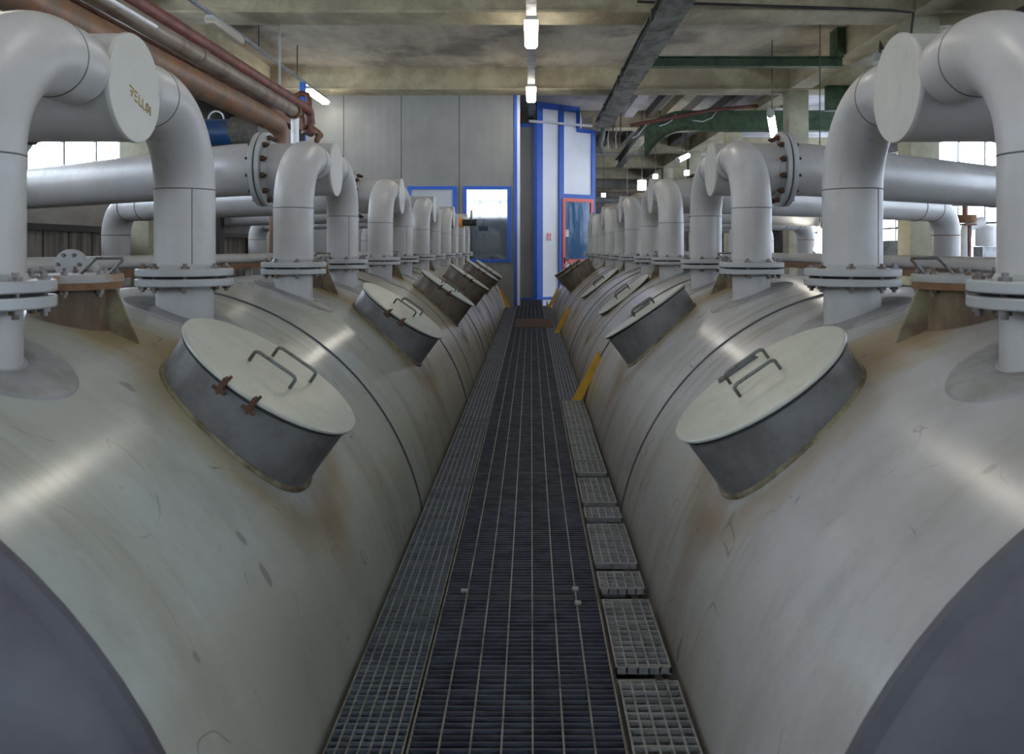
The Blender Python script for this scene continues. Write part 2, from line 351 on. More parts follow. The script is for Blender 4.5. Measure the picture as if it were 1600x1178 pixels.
for sg, S in SIDE.items():
    cx, mat = S['cx'], M['shell_l'] if sg < 0 else M['shell_r']
    T = thing('storage_tank', f"long horizontal cylindrical grey-painted tank on the {S['nm']} side of the grating walkway", 'tank', (cx, Y0, ZC))
    S['T'] = T
    n = 24
    mb = MB()
    mb.tube([(cx, Y0+(Y1-Y0)*k/n, ZC) for k in range(n+1)], TR, 144, caps=False)
    mb.tube([(cx, Y0+(Y1-Y0)*k/n, ZC) for k in range(n+1)], TR-.02, 144, caps=False)
    obj('shell', mb, mat, T)
    prof = [(TR+.002, 0), (TR, -.02)] + [((TR-.03)*math.cos(a*PI/2/9), -.03-.24*math.sin(a*PI/2/9)) for a in range(10)]
    prof[-1] = (0, prof[-1][1])
    obj('tank_head', MB().lathe(prof, Matrix.Translation((cx,Y0,ZC)) @ Matrix.Rotation(-PI/2, 4, 'X'), 96, cap0=False), M['head'], T)
    obj('tank_head', MB().lathe([(r,-h) for r,h in prof], Matrix.Translation((cx,Y1,ZC)) @ Matrix.Rotation(-PI/2, 4, 'X'), 96, cap0=False), M['head'], T)
    for y in [4.38+3.04*i for i in range(5)]:
        obj('weld_seam', MB().torus((cx,y,ZC), TR+.001, .0075, 'y', 144), M['ringseam'], T)
    for y in (8.3, 10.0, 11.4, 13.1, 14.3, 16.0, 17.4):
        obj('weld_seam', MB().torus((cx,y,ZC), TR-.002, .007, 'y', 144), M['seam'], T)
    for y in (3.2, 8.2, 13.2, 18.0):
        a = [(cx+(TR+.03)*math.sin(b), ZC-(TR+.03)*math.cos(b)) for b in [R(-60)+R(120)*k/16 for k in range(17)]]
        obj('saddle', MB().prism(a+[(cx+1.3,-2.0),(cx-1.3,-2.0)], y-.12, y+.12), M['darksteel'], T)
    # nozzles under every pipe leg
    first = None
    for i, yc in enumerate(PAIRS):
        for q in (-1, 1):
            if first is None:
                X, Y = S['leg'], yc+q*LEG; zb = min(surf(cx, X-.13), surf(cx, X+.13))-.04
                nz = obj('nozzle', MB().tube([(X,Y,zb), (X,Y,ZF-.03)], .118, 40, caps=False), M['paint'], T, loc=(X-cx, Y-Y0, 0))
                obj('nozzle_flange', MB().lathe([(.11,0),(.196,0),(.2,.004),(.2,.028),(.196,.032),(.11,.032)], Matrix.Translation((X,Y,ZF-.037)), 56), M['flange'], nz)
                obj('gasket', MB().cyl((X,Y,ZF-.006), (X,Y,ZF+.006), .17, 40), M['gasket'], nz)
                obj('weld_collar', MB().tube([(X+.12*math.cos(a), Y+.12*math.sin(a), surf(cx, X+.12*math.cos(a))+.002) for a in [2*PI*k/32 for k in range(32)]], .009, 6, closed=True), M['paint'], nz)
                padm = MB(); rings = []
                for rr_, dz_ in ((.119,.010),(.245,.010),(.252,.004),(.254,-.01)):
                    rings.append([padm.bm.verts.new((X+rr_*math.cos(b_), Y+rr_*math.sin(b_), surf(cx, X+rr_*math.cos(b_))+dz_)) for b_ in [2*PI*k/48 for k in range(48)]])
                for A_, B_ in zip(rings, rings[1:]):
                    for k in range(48): padm.bm.faces.new((A_[k], A_[(k+1) % 48], B_[(k+1) % 48], B_[k]))
                obj('reinforcing_pad', padm, M['pad'], nz)
                first = nz; fy = Y
            else:
                c = copy_tree(first, T); c.location = (S['leg']-cx, yc+q*LEG-Y0, 0)
    # manholes on the crown below each header
    X, Y = S['man'], PAIRS[0]; zt = E-.125
    mh = obj('manhole_neck', MB().tube([(X,Y,surf(cx, X-sg*.1)-.12), (X,Y,zt)], .132, 40, caps=False), M['manneck'], T, loc=(X-cx, Y-Y0, 0))
    obj('rim_flange', MB().cyl((X,Y,zt-.018), (X,Y,zt+.006), .168, 48), M['rust'], mh)
    obj('cover_plate', MB().cyl((X,Y,zt+.006), (X,Y,zt+.034), .172, 48), M['cover'], mh, bevel=.003)
    for k in range(8):
        a = 2*PI*(k+.5)/8; obj('bolt', bolt_mb(MB(), X+.148*math.cos(a), Y+.148*math.sin(a), zt+.008, .036, .013), M['bolt'], mh)
    hw, lx = .05, -sg*.055; hc = -sg*.085
    hpts = [(hc-hw,0,-.004),(hc-hw+lx*.93,0,.050),(hc-hw+lx+.006,0,.056),(hc+hw+lx-.006,0,.056),(hc+hw+lx*.93,0,.050),(hc+hw,0,-.004)]
    hh = obj('handle', MB().tube(hpts, .006, 8), M['handle'], mh, local=True); hh.location = (0, 0, zt+.034-ZC)
    # rusty gusset fin towards the walkway
    g0 = (X-sg*.12, zt-.01); xe = S['man']-sg*.25; g1 = (xe, surf(cx, xe)-.012); g2 = (X-sg*.12, surf(cx, X)-.03)
    obj('gusset', MB().prism([g0, (X-sg*.165, zt-.02), g1, g2] if sg < 0 else [g0, g2, g1, (X-sg*.165, zt-.02)], Y-.006, Y+.006), M['rustplate'], mh, smooth=False)
    for yc in PAIRS[1:]:
        c = copy_tree(mh, T); c.location = (X-cx, yc-Y0, 0)
    # slanting round hatches over the walkway
    tilt = R(34.5)*(-sg); bead_jobs = []
    var = {-1: [(0,0,0,'g'), (0,0,2,'g'), (.02,0,-1,'r'), (.04,0,-1,'r'), (.06,0,0,'r'), (0,.0,2,'r')],
            1: [(0,0,0,'g'), (.03,.03,-5,'g'), (None,1.0,0,'g'), (None,.99,0,'g'), (.15,.05,-3,'r'), (.08,.03,-2,'r')]}[sg]
    for i, yc in enumerate(PAIRS):
        up, dx, ax, kind = var[i]
        Rm = Matrix.Rotation(tilt if up is not None else R(38.5)*(-sg), 4, 'Y') @ Matrix.Rotation(R(ax), 4, 'X')
        key = (sg, kind)
        if key not in S:
            prof = [(.312,-.52),(.316,-.30),(.326,-.008)]
            hn = obj('hatch', MB().lathe(prof+[(.318,-.008),(.306,-.30),(.304,-.52)], Matrix(), 72, cap0=False, cap1=False), M['neck'] if kind == 'g' else M['neckrust'], T, local=True)
            obj('hatch_lid', MB().lathe([(0,-.006),(.339,-.008),(.344,-.004),(.344,.003),(.339,.007),(0,.010)], Matrix(), 72, cap0=False, cap1=False), M['lid'], hn, local=True)
            hs = [(0,-.05), (.02,.16)]
            for (hx_, hy_) in hs:
                h = obj('handle', handle_mb(.17, .045), M['handle'], hn, local=True); h.location = (hx_, hy_, .008)
            if sg < 0 or kind == 'r':
                for bx in (-.05, .06):
                    obj('clamp', MB().box(bx-.008, bx+.008, -.358, -.325, -.035, .014).cyl((bx-.024,-.35,-.028), (bx+.024,-.35,-.028), .007, 8).cyl((bx,-.352,-.04), (bx+.01,-.352,.03), .005, 6), M['darkrust'], hn, local=True)
            else:
                obj('hinge_bar', MB().tube([(-.085,.27,.014), (.085,.27,.014)], .009, 8).box(-.09,.09,.255,.285,.004,.012), M['handle'], hn, local=True)
            obj('lid_gap_line', MB().torus((0,0,-.014), .331, .0055, 'z', 72), M['gasket'], hn, local=True)  # black ring added to draw the dark gap beneath the lid
            S[key] = hn
        else: hn = copy_tree(S[key], T)
        nrm = Rm @ Vector((0,0,1))
        def bead(hn, loc, Rm):
            nrm = Rm.to_3x3() @ Vector((0,0,1)); c0 = Vector((loc.x, 0, loc.z)); pts = []; iv = Rm.to_3x3().inverted()
            for k in range(72):
                p = c0 + Rm.to_3x3() @ Vector((.318*math.cos(2*PI*k/72), .318*math.sin(2*PI*k/72), 0))
                d2 = Vector((nrm.x, 0, nrm.z)); A_ = d2.dot(d2); p2 = Vector((p.x, 0, p.z)); B_ = -2*p2.dot(d2); C_ = p2.dot(p2)-TR*TR
                disc = B_*B_-4*A_*C_; tt = (-B_-math.sqrt(disc))/(2*A_)
                pts.append(Rm.to_3x3().inverted() @ (p-nrm*tt-c0))
            obj('weld_bead', MB().tube(pts, .013, 8, closed=True), M['bead'], hn, local=True)
        if up is None:
            hn.location = (dx-cx, yc-Y0, E-.498-ZC); hn.rotation_euler = Rm.to_euler(); bead_jobs.append((bead, hn, Rm)); continue
        if False: hn.location = (dx-cx, yc-Y0, E-.498-ZC); hn.rotation_euler = Rm.to_euler(); continue
        hn.location = Vector((S['hx']+dx-cx, yc-Y0, S['hz']-ZC)) + nrm*up
        hn.rotation_euler = Rm.to_euler(); bead_jobs.append((bead, hn, Rm))
    for bd, hn, Rm in bead_jobs: bd(hn, hn.location, Rm)

# ------------------------------------------------------------------ pipe arches (two legs into one capped header)
ORD = ['nearest', 'second', 'third', 'fourth', 'fifth', 'farthest']
def arch(sg, detailed):
    S = SIDE[sg]
    r = thing('pipe_arch', '', 'pipework', (0,0,0))
    for q in (-1, 1):
        pts = [(0,q*LEG,.036), (0,q*LEG,.20), (0,q*LEG,.38)]
        for k in range(1, 17):
            a = PI/2*k/16; pts.append((0, q*(LEG-.345*(1-math.cos(a))), .38+.345*math.sin(a)))
        pts += [(0, q*.25, .722), (0, q*.19, .718), (0, q*.145, .715)]; rr = [.125]*(len(pts)-2)+[.120,.098]
        lg = obj('leg_pipe', MB().tube(pts, .125, 48, rs=rr), M['paint'], r, local=True)
        obj('weld_seam', MB().torus((0,q*LEG,.38), .1245, .0028, 'z', 48), M['seam'], lg, local=True)
        obj('weld_seam', MB().torus((0,q*.335,.724), .1245, .0028, 'y', 48), M['seam'], lg, local=True)
        if q > 0: obj('long_seam', MB().tube([(.125*math.cos(R(-55)), q*LEG+.125*math.sin(R(-55)), .04), (.125*math.cos(R(-55)), q*LEG+.125*math.sin(R(-55)), .378)], .0022, 6), M['seam'], lg, local=True)
        mb = MB().lathe([(.12,0),(.196,0),(.2,.004),(.2,.028),(.196,.032),(.136,.034),(.128,.05),(.11,.05)], Matrix.Translation((0,q*LEG,.006)), 56)
        if detailed:
            fl = obj('flange', mb, M['flange'], lg, local=True)
            for k in range(8):
                a = 2*PI*(k+.5)/8; obj('bolt', bolt_mb(MB(), .168*math.cos(a), q*LEG+.168*math.sin(a), 0), M['bolt'], lg, local=True)
        else:
            for k in range(8):
                a = 2*PI*(k+.5)/8; bolt_mb(mb, .168*math.cos(a), q*LEG+.168*math.sin(a), 0)
            obj('flange', mb, M['flange'], lg, local=True)
    x0, x1, rh, zh = S['cap'], sg*.40, .188, .69
    hd = obj('header_pipe', MB().tube([(x0-(-sg)*.006*0+sg*.008,0,zh), (x1,0,zh)], rh, 64, caps=False), M['header2'], r, local=True)
    Mx = Matrix.Translation((x0,0,zh)) @ Matrix.Rotation(PI/2*sg, 4, 'Y')
    cp = obj('end_cap', MB().lathe([(0,-.002),(rh+.001,-.001),(rh+.004,.004),(rh+.004,.014),(rh-.01,.015),(0,.015)], Mx, 72, cap0=False, cap1=False), M['capp'], r, local=True)
    mb = MB(); M2 = Matrix.Translation((x1-sg*.034,0,zh)) @ Matrix.Rotation(PI/2*sg, 4, 'Y')
    mb.lathe([(rh-.01,-.03),(rh+.01,-.03),(rh+.02,0),(.262,0),(.266,.004),(.266,.030),(.262,.034),(rh-.01,.034)], M2, 64)
    fl = obj('header_flange', mb, M['flange'], r, local=True)
    nb = 12
    for k in range(nb):
        a = 2*PI*(k+.5)/nb; y, z = .228*math.cos(a), zh+.228*math.sin(a)
        b = MB().cyl((x1-sg*.062,y,z), (x1-sg*.034,y,z), .019, 6).cyl((x1-sg*.078,y,z), (x1+sg*.07,y,z), .010, 8)
        if detailed: obj('bolt', b, M['darkrust'], fl, local=True)
    return r
def diag(sg, L):
    """flanged pipe that leaves the header outwards, swings back and drops to the floor"""
    r = thing('transfer_pipe', '', 'pipe', (0,0,0)); zh, rh = .69, .188
    x = sg*.404; d = Vector((sg*math.cos(R(36)), math.sin(R(36)), 0))
    M2 = Matrix.Translation((x,0,zh)) @ Matrix.Rotation(PI/2*sg, 4, 'Y')
    p = [Vector((x+sg*.03,0,zh)), Vector((x+sg*.10,0,zh)), Vector((x+sg*.2,.035,zh))]
    p0 = Vector((x+sg*.30,.10,zh)); p.append(p0)
    e = p0+d*(L-.35)
    rb = .38
    p.append(p0+d*.4)
    for k in range(0, 13):
        a = PI/2*k/12; p.append(e+d*rb*math.sin(a)+Vector((0,0,-rb*(1-math.cos(a)))))
    end = p[-1].copy(); end.z = -2.0-ZF; p.append(end)
    pp = obj('pipe', MB().tube(p, rh, 48), M['header2'], r, local=True)
    fl = obj('flange', MB().lathe([(.262,.006),(.266,.01),(.266,.036),(.262,.04),(rh+.01,.04),(rh+.004,.07),(rh-.01,.07),(rh-.01,.006)], M2, 64), M['flange'], r, local=True)
    obj('gasket', MB().lathe([(.15,-.001),(.245,-.001),(.245,.009),(.15,.009)], M2, 48), M['gasket'], fl, local=True)
    for tt in (0.0, -.45):
        c = e+d*tt; u = d.cross(Vector((0,0,1)))
        obj('weld_seam', MB().tube([c+(u*math.cos(a)+Vector((0,0,1))*math.sin(a))*(rh+.0005) for a in [2*PI*k/48 for k in range(48)]], .006, 6, closed=True), M['rust'], pp, local=True)
    c = p[-2]
    obj('weld_seam', MB().torus((c.x,c.y,c.z), rh+.0005, .006, 'z', 48), M['rust'], pp, local=True)
    return r
SCR = {0: 'with an ochre scrawl on its round end cap'}
for sg in (-1, 1):
    S = SIDE[sg]; protos = {}
    for i, yc in enumerate(PAIRS):
        det = i < 3
        if det not in protos: a = protos[det] = arch(sg, det)
        else: a = copy_tree(protos[det])
        a.location = (S['leg'], yc, ZF)
        w = ['nearest to the camera', 'second from the camera', 'third from the camera', 'fourth from the camera', 'fifth from the camera', 'farthest, by the blue-framed partition' if sg < 0 else 'farthest, beside the red door'][i]
        a['label'] = f"grey two-legged pipe arch on the {S['nm']} tank, {w}" + (", ochre scrawl on cap" if (i == 0 and sg < 0) else '')
        a['category'] = 'pipework'; a['group'] = f"pipe arches along the {S['nm']} tank"
        S.setdefault('arches', []).append(a)
    pr = {}
    for i, yc in enumerate(PAIRS):
        L = 3.45 if (sg > 0 and i == 1) else (1.9 if (sg < 0 and i == 5) else (4.5 if sg < 0 else 4.7))
        if L not in pr: d = pr[L] = diag(sg, L)
        else: d = copy_tree(pr[L])
        d.location = (S['leg'], yc, ZF)
        d['label'] = f"thick grey flanged pipe running outwards from the {ORD[i]} arch on the {S['nm']} tank"
        d['category'] = 'pipe'; d['group'] = f"flanged pipes leading away from the {S['nm']} arches"
# ochre scrawl on the nearest left cap
cap = [c for c in SIDE[-1]['arches'][0].children if c.name.startswith('end_cap')][0]
mb = MB(); SC = .034
strokes = [[(0,2),(1,2),(.45,0)], [(.2,1),(.9,1.05)], [(2.1,2),(1.4,2),(1.4,0),(2.1,0)], [(1.4,1),(2,1)], [(2.6,2),(2.6,0),(3.2,0)], [(3.6,2),(3.6,0),(4.2,0)],
           [(4.9,2),(4.55,1.5),(4.55,.5),(4.9,0),(5.3,.5),(5.3,1.5),(4.9,2)], [(5.8,2),(5.8,0)]]
for s in strokes:
    mb.tube([(SIDE[-1]['cap']+.0018, (x-2.9)*.027+.03, .69-.038+(y-1)*.0165-.0085*(x-2.9)) for x, y in s], .0032, 6)
M['ochre'] = plain('ochre_marker', (.36,.25,.08), .8)
obj('marking', mb, M['ochre'], cap, local=True)

# ------------------------------------------------------------------ walkway gratings
def grating(x0, x1, y0, y1, px, py, mat, rodmat, h=.028, bw=.005, rw=.0045, side=.004):
    mb = MB(); n = max(1, round((y1-y0)/py)); 
    for k in range(n):
        y = y0+(k+.5)*(y1-y0)/n; mb.box(x0, x1, y-bw/2, y+bw/2, -h, -.001)
    mb.box(x0, x1, y0, y0+side, -h, .0); mb.box(x0, x1, y1-side, y1, -h, .0)
    me = mb
    mr = MB(); m = max(1, round((x1-x0)/px))
    for k in range(m+1):
        x = x0+k*(x1-x0)/m; x = min(max(x, x0+rw/2), x1-rw/2)
        w = rw if 0 < k < m else side
        mr.box(x-w/2, x+w/2, y0, y1, -h*.9 if w == side else -.012, .0012)
    return me, mr
def grate_thing(x0, x1, y0, y1, px, py, mat, label, group, **kw):
    me, mr = grating(x0, x1, y0, y1, px, py, mat, M['rod'], **kw)
    t = thing('walkway_grating', label, 'grating', ((x0+x1)/2, y0, 0), group)
    obj('slats', me, mat, t, smooth=False); obj('rods', mr, M['rod'] if mat is not M['grater'] else M['grater'], t, smooth=False)
    return t
ys = [1.45+1.772*k for k in range(12)]; ys[-1] = 21.85; ys = ys[:12]
ordn = ['first','second','third','fourth','fifth','sixth','seventh','eighth','ninth','tenth','eleventh','twelfth']
ys0 = [-.4]+ys
for k in range(len(ys0)-1):
    a, b = ys0[k], ys0[k+1]
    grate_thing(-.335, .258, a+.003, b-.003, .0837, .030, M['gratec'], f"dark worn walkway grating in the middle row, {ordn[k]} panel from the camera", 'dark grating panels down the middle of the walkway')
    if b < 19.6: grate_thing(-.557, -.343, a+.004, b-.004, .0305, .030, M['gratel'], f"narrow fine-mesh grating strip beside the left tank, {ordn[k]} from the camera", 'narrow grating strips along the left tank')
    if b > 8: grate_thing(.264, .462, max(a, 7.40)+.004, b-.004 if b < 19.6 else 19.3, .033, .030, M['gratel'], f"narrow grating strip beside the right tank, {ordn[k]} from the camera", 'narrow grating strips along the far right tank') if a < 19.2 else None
rp = [(-.3,1.5,.462),(1.52,2.60,.458), (2.68,3.2,.452), (3.3,3.48,.452), (3.56,4.08,.455), (4.17,4.34,.455), (4.42,4.9,.455), (5.0,5.26,.455), (5.3,6.18,.455), (6.22,7.38,.46)]
for k, (a, b, xr) in enumerate(rp):
    grate_thing(.272, xr, a, b, .036, .04, M['grater'], f"short pale open-mesh grating piece beside the right tank, {ordn[k]} from the camera", 'open grating pieces along the near right tank', h=.022, bw=.006, rw=.006, side=.006)
t = thing('walkway_support', 'dark steel beams carrying the grating walkway between the tanks', 'support', (0, 1, -2.0))
for x in (-.50, -.339, .262, .41):
    obj('stringer', MB().box(x-.012, x+.012, -.4, 19.6 if x == -.50 else 21.85, -.13, -.03), M['darksteel'], t)
for k in range(18):
    y = [.6,1.51,2.64,3.25,3.52,4.12,4.38,4.95,6.2,7.4,8.9,10.4,11.9,13.4,15,16.6,18.2,20][k]
    obj('crossbar', MB().box(-.54 if y < 19.5 else -.33, .44, y-.03, y+.03, -.115, -.032), M['galv'] if k < 10 else M['darksteel'], t)
for y in (0, 4, 8, 12, 16, 20):
    for x in ((-.45, .35) if y < 19 else (-.2, .35)): obj('post', MB().box(x-.04, x+.04, y-.04, y+.04, -2.0, -.1), M['darksteel'], t)
grate_thing(-1.4, 2.2, 19.35, 21.85, .09, .03, M['gratec'], 'dark cross grating in front of the blue and white booth', None, h=.02) if False else None
solo('floor_plate', MB().box(-.29, .38, 14.2, 15.9, .0015, .006), M['darkrust'], 'flat rusty brown plate lying on the grating far down the walkway', 'plate')
# clamps lying on the middle gratings
for i, (px, py) in enumerate([(725,925), (899,922), (903,944)]):
    q = F*E/(py-388); x = (px-830)*q/F
    solo('grating_clip', MB().box(x-.012, x+.012, q-.014, q+.014, .001, .009), M['galv'],
         ['small square steel clip on the left side of the dark grating', 'small square steel clip on the right of the dark grating, the farther one', 'small square steel clip on the right of the dark grating, the nearer one'][i], 'clip', 'clips on the grating', bevel=.002)
# yellow guard bars
def guard(sg, y, w=.07):
    cx = SIDE[sg]['cx']; a0 = math.asin((E-0-1.65+0)/TR) if False else 0
    mb = MB()
    zb, zt = .0, .50
    xb = cx-sg*(math.sqrt(TR**2-(zb-ZC)**2)+.085); xt = cx-sg*(math.sqrt(TR**2-(zt-ZC)**2)+.012)
    ds = lambda z: math.sqrt(TR**2-(z-ZC)**2)
    poly = [(cx-sg*(ds(0)+.118), 0), (cx-sg*(ds(0)+.035), 0), (cx-sg*(ds(.36)-.01), .36), (cx-sg*(ds(.42)+.045), .44)]
    mb.prism(poly if sg > 0 else poly[::-1], y-.012, y+.012)
    return mb
for i, y in enumerate((7.4, 13.3, 19.0)):
    solo('guard_bar', guard(1, y), M['yellow'], ['yellow slanting guard bar leaning on the right tank, nearest', 'yellow slanting guard bar leaning on the right tank, middle', 'yellow slanting guard bar at the far end of the right tank'][i], 'guard bar', 'yellow guard bars', smooth=False)
solo('guard_bar', guard(-1, 19.0), M['yellow'], 'yellow slanting guard bar at the far end of the left tank', 'guard bar', 'yellow guard bars', smooth=False)

# ------------------------------------------------------------------ building shell
XL, XR, YB, YF = -9.0, 12.5, -7.0, 47.0
ZS, ZBM = E+4.15, E+3.63
struct(obj('floor', MB().box(XL-.3, XR+.3, YB-.3, YF+.3, -2.2, -2.0), M['floor']))
struct(obj('ceiling', MB().box(XL-.3, XR+.3, YB-.3, 19.7, ZS, ZS+.2), M['slab']))
struct(obj('ceiling_far', MB().box(XL-.3, XR+.3, 19.7, YF+.3, ZS, ZS+.2), M['slablit']))
n = 1
for yb in (-4.9, 1.2, 7.35, 13.5, 19.7, 25.7, 31.8, 37.9, 44.0):
    mb = MB().box(XL, XR, yb-.62, yb, ZBM+.03, ZS); mb.box(XL, XR, yb-.70, yb+.02, ZBM, ZBM+.035)
    struct(obj(f'trim_{n}', mb, M['beam'], smooth=False)); n += 1
for x in (-6.2, 6.15):
    ycuts = [YB, -5.6, -4.9, .5, 1.22, 6.65, 7.37, 12.8, 13.52, 19.0, 19.72, 25.0, 25.72, 31.1, 31.82, 37.2, 37.92, 43.3, 44.02, YF]
    mb = MB()
    for k in range(0, len(ycuts), 2): mb.box(x-.24, x+.24, ycuts[k]+.001, ycuts[k+1]-.001, ZBM+.02, ZS-.001)
    struct(obj(f'trim_{n}', mb, M['beam'], smooth=False)); n += 1
for x in (-6.2, 6.15):
    for k, yb in enumerate((-5.1, 1.0, 7.1, 13.25, 19.38, 25.4, 31.5, 37.6)):
        c = struct(obj('column', MB().box(x-.23, x+.23, yb-.26, yb+.2, -2.0, ZBM), M['column'], bevel=.015))
# outer walls with window bands
def wall_x(name, x, th, z_open, mat, win_ys, y0=YB, y1=YF):
    """wall parallel to y with openings win_ys = [(a,b)] between z_open"""
    mb = MB(); z0, z1 = z_open
    mb.box(x, x+th, y0, y1, -2.0, z0); mb.box(x, x+th, y0, y1, z1, ZS)
    p = y0
    for a, b in win_ys: mb.box(x, x+th, p, a, z0, z1); p = b
    mb.box(x, x+th, p, y1, z0, z1)
    struct(obj(name, mb, mat, smooth=False))
wn = 1
def window_x(x, a, b, z0, z1, nx, nz, frame):
    global wn
    mb = MB(); f = .03
    for k in range(nx+1):
        y = a+(b-a)*k/nx; mb.box(x-f, x+f, max(a, y-f), min(b, y+f), z0, z1)
    for k in range(nz+1):
        z = z0+(z1-z0)*k/nz; mb.box(x-f*.9, x+f*.9, a, b, max(z0, z-f), min(z1, z+f))
    o = struct(obj(f'window_{wn}', mb, frame, smooth=False)); wn += 1
    obj('pane', MB().box(x-.004, x+.004, a, b, z0, z1), M['glass'], o, smooth=False)
LW = [(-5.5,-.5), (1.5,6.5), (8.0,13.0), (13.8,18.6)]
wall_x('wall_left', XL-.25, .25, (E+1.25, E+3.6), M['wallgrey'], LW)
for a, b in LW: window_x(XL-.12, a, b, E+1.25, E+3.6, 4, 2, M['galv'])
RW = [(-5.5,-.5), (1.5,6.5), (8.0,13.0), (14.5,19.0), (20.2,26.0), (27.5,32.5), (34.0,39.5)]
wall_x('wall_right', XR, .25, (E-.6, E+3.3), M['wallgrey'], RW)
for a, b in RW: window_x(XR+.12, a, b, E-.6, E+3.3, 4, 3, M['galv'])
# wall behind the camera, with tall windows
mb = MB(); z0, z1 = E+1.7, E+3.5; cuts = [(-8,-4.6), (-4.0,-.6), (.0,3.4), (4.0,7.4), (8.2,11.6)]
mb.box(XL-.25, XR+.25, YB-.25, YB, -2.0, z0); mb.box(XL-.25, XR+.25, YB-.25, YB, z1, ZS); p = XL-.25
for a, b in cuts: mb.box(p, a, YB-.25, YB, z0, z1); p = b
mb.box(p, XR+.25, YB-.25, YB, z0, z1); struct(obj('wall_back', mb, M['wallgrey'], smooth=False))
for a, b in cuts:
    mb = MB()
    for k in range(4): x = a+(b-a)*k/3; mb.box(max(a,x-.03), min(b,x+.03), YB-.15, YB-.09, z0, z1)
    for k in range(3): z = z0+(z1-z0)*k/2; mb.box(a, b, YB-.15, YB-.09, max(z0,z-.03), min(z1,z+.03))
    o = struct(obj(f'window_{wn}', mb, M['galv'], smooth=False)); wn += 1
    obj('pane', MB().box(a, b, YB-.124, YB-.116, z0, z1), M['glass'], o, smooth=False)
struct(obj('wall_far', MB().box(XL-.25, XR+.25, YF, YF+.25, -2.0, ZS), M['wallgrey']))

# ------------------------------------------------------------------ grey panel partition with windows
YP = 19.74
x0p, x1p = -6.0, -.42
wins = [(-3.02, -1.76, E-.33, E+1.47), (-1.60, -.47, E-.33, E+1.47)]
wins = [(P(637,0,YP).x, P(714,0,YP).x, P(0,410,YP).z, P(0,291,YP).z), (P(724,0,YP).x, P(799,0,YP).x, P(0,410,YP).z, P(0,291,YP).z)]
mb = MB(); zs0, zs1 = wins[0][2], wins[0][3]
mb.box(x0p, x1p, YP, YP+.1, -2.0, zs0); mb.box(x0p, x1p, YP, YP+.1, zs1, ZS)
p = x0p
for a, b, _, _ in wins: mb.box(p, a, YP, YP+.1, zs0, zs1); p = b
mb.box(p, x1p, YP, YP+.1, zs0, zs1)
pw = struct(obj('wall_partition', mb, M['panelgrey'], smooth=False))
mb = MB()
for px in (448, 537, 627, 717.5): x = P(px,0,YP).x; mb.box(x-.012, x+.012, YP-.004, YP+.001, -2.0, zs0-.02 if 637 < px < 0 else ZS)
struct(obj('trim_20', mb, M['seam'], smooth=False))
x = P(808,0,YP).x
struct(obj('trim_21', MB().box(P(803.5,0,YP).x, x, YP-.05, YP+.12, -2.0, ZS), M['blue'], smooth=False))
struct(obj('trim_22', MB().box(x, P(812.5,0,YP).x, YP+.0, YP+.10, -2.0, ZS), M['panelwhite'], smooth=False))
M['paleglass'] = plain('painted_reflection_pane', (.45,.48,.50), .12, 0, None)  # whitish reflection painted as the pane's own base colour
for i, (a, b, z0, z1) in enumerate(wins):
    f = .075
    mb = MB().box(a, b, YP-.03, YP+.06, z1-f, z1).box(a, b, YP-.03, YP+.06, z0, z0+f).box(a, a+f, YP-.03, YP+.06, z0+f, z1-f).box(b-f*1.3, b, YP-.03, YP+.06, z0+f, z1-f)
    o = struct(obj(f'window_{wn}', mb, M['blue'], smooth=False)); wn += 1
    obj('pane', MB().box(a+f, b-f*1.3, YP+.01, YP+.018, z0+f, z1-f), M['darkglass'] if i else M['paleglass'], o, smooth=False)

# ------------------------------------------------------------------ blue and white booth beyond the partition
A = Vector((P(838,0,21.9).x, 21.9)); B = Vector((P(929,0,23.1).x, 23.1)); u = (B-A).normalized(); nn = Vector((u.y, -u.x))
def on(px):   # distance along A->B seen at column px
    k = (px-830)/F; return (k*A.y-A.x)/(u.x-k*u.y)
ZL = E+3.28
def bandm(s0, s1, z0, z1, o0, o1):     # block on the booth's slanting front: s along, o out
    p = [A+u*s0+nn*o0, A+u*s1+nn*o0, A+u*s1+nn*o1, A+u*s0+nn*o1]
    return [(q.x, q.y) for q in p], z0, z1
LAB = (B-A).length
mb = MB().plan([(-1.6,21.95), (A.x,21.95), (A.x+.0,21.93), tuple(B), (B.x+.25,26.5), (-1.6,26.5)], -2.0, ZL)
s905 = on(905)
q = A+u*s905
mb.plan([(A.x,21.94), tuple(q), (q.x+.2, 25.0), (A.x,25.0)], ZL, E+3.86)
struct(obj('wall_booth', mb, M['panelwhite'], smooth=False))
struct(obj('wall_booth_side', MB().box(-1.6, A.x-.02, 21.90, 21.949, -2.0, ZL-.04), M['panelgrey'], smooth=False))
mb = MB()
mb.box(-1.6, A.x, 21.87, 21.899, ZL-.09, ZL); mb.box(-1.6, A.x, 21.87, 21.899, 0, .05); mb.box(A.x-.08, A.x+.02, 21.80, 21.95, -2.0, ZL)
for (px0, px1, z0, z1) in [(838, 847, -2, E+3.86), (872.5, 880, -2, E+3.86), (923.5, 929, -2, ZL), (841, 905, E+3.70, E+3.86), (900, 905, ZL, E+3.86), (901, 929, ZL-.11, ZL), (847, 872, 0, .06)]:
    p_, a_, b_ = bandm(on(px0), on(px1), z0, z1, -.004, .035); mb.plan(p_, a_, b_)
z = P(0,303,22.5).z; p_, a_, b_ = bandm(on(880), on(924), z-.12, z, -.004, .035); mb.plan(p_, a_, b_)
struct(obj('trim_23', mb, M['blue'], smooth=False))
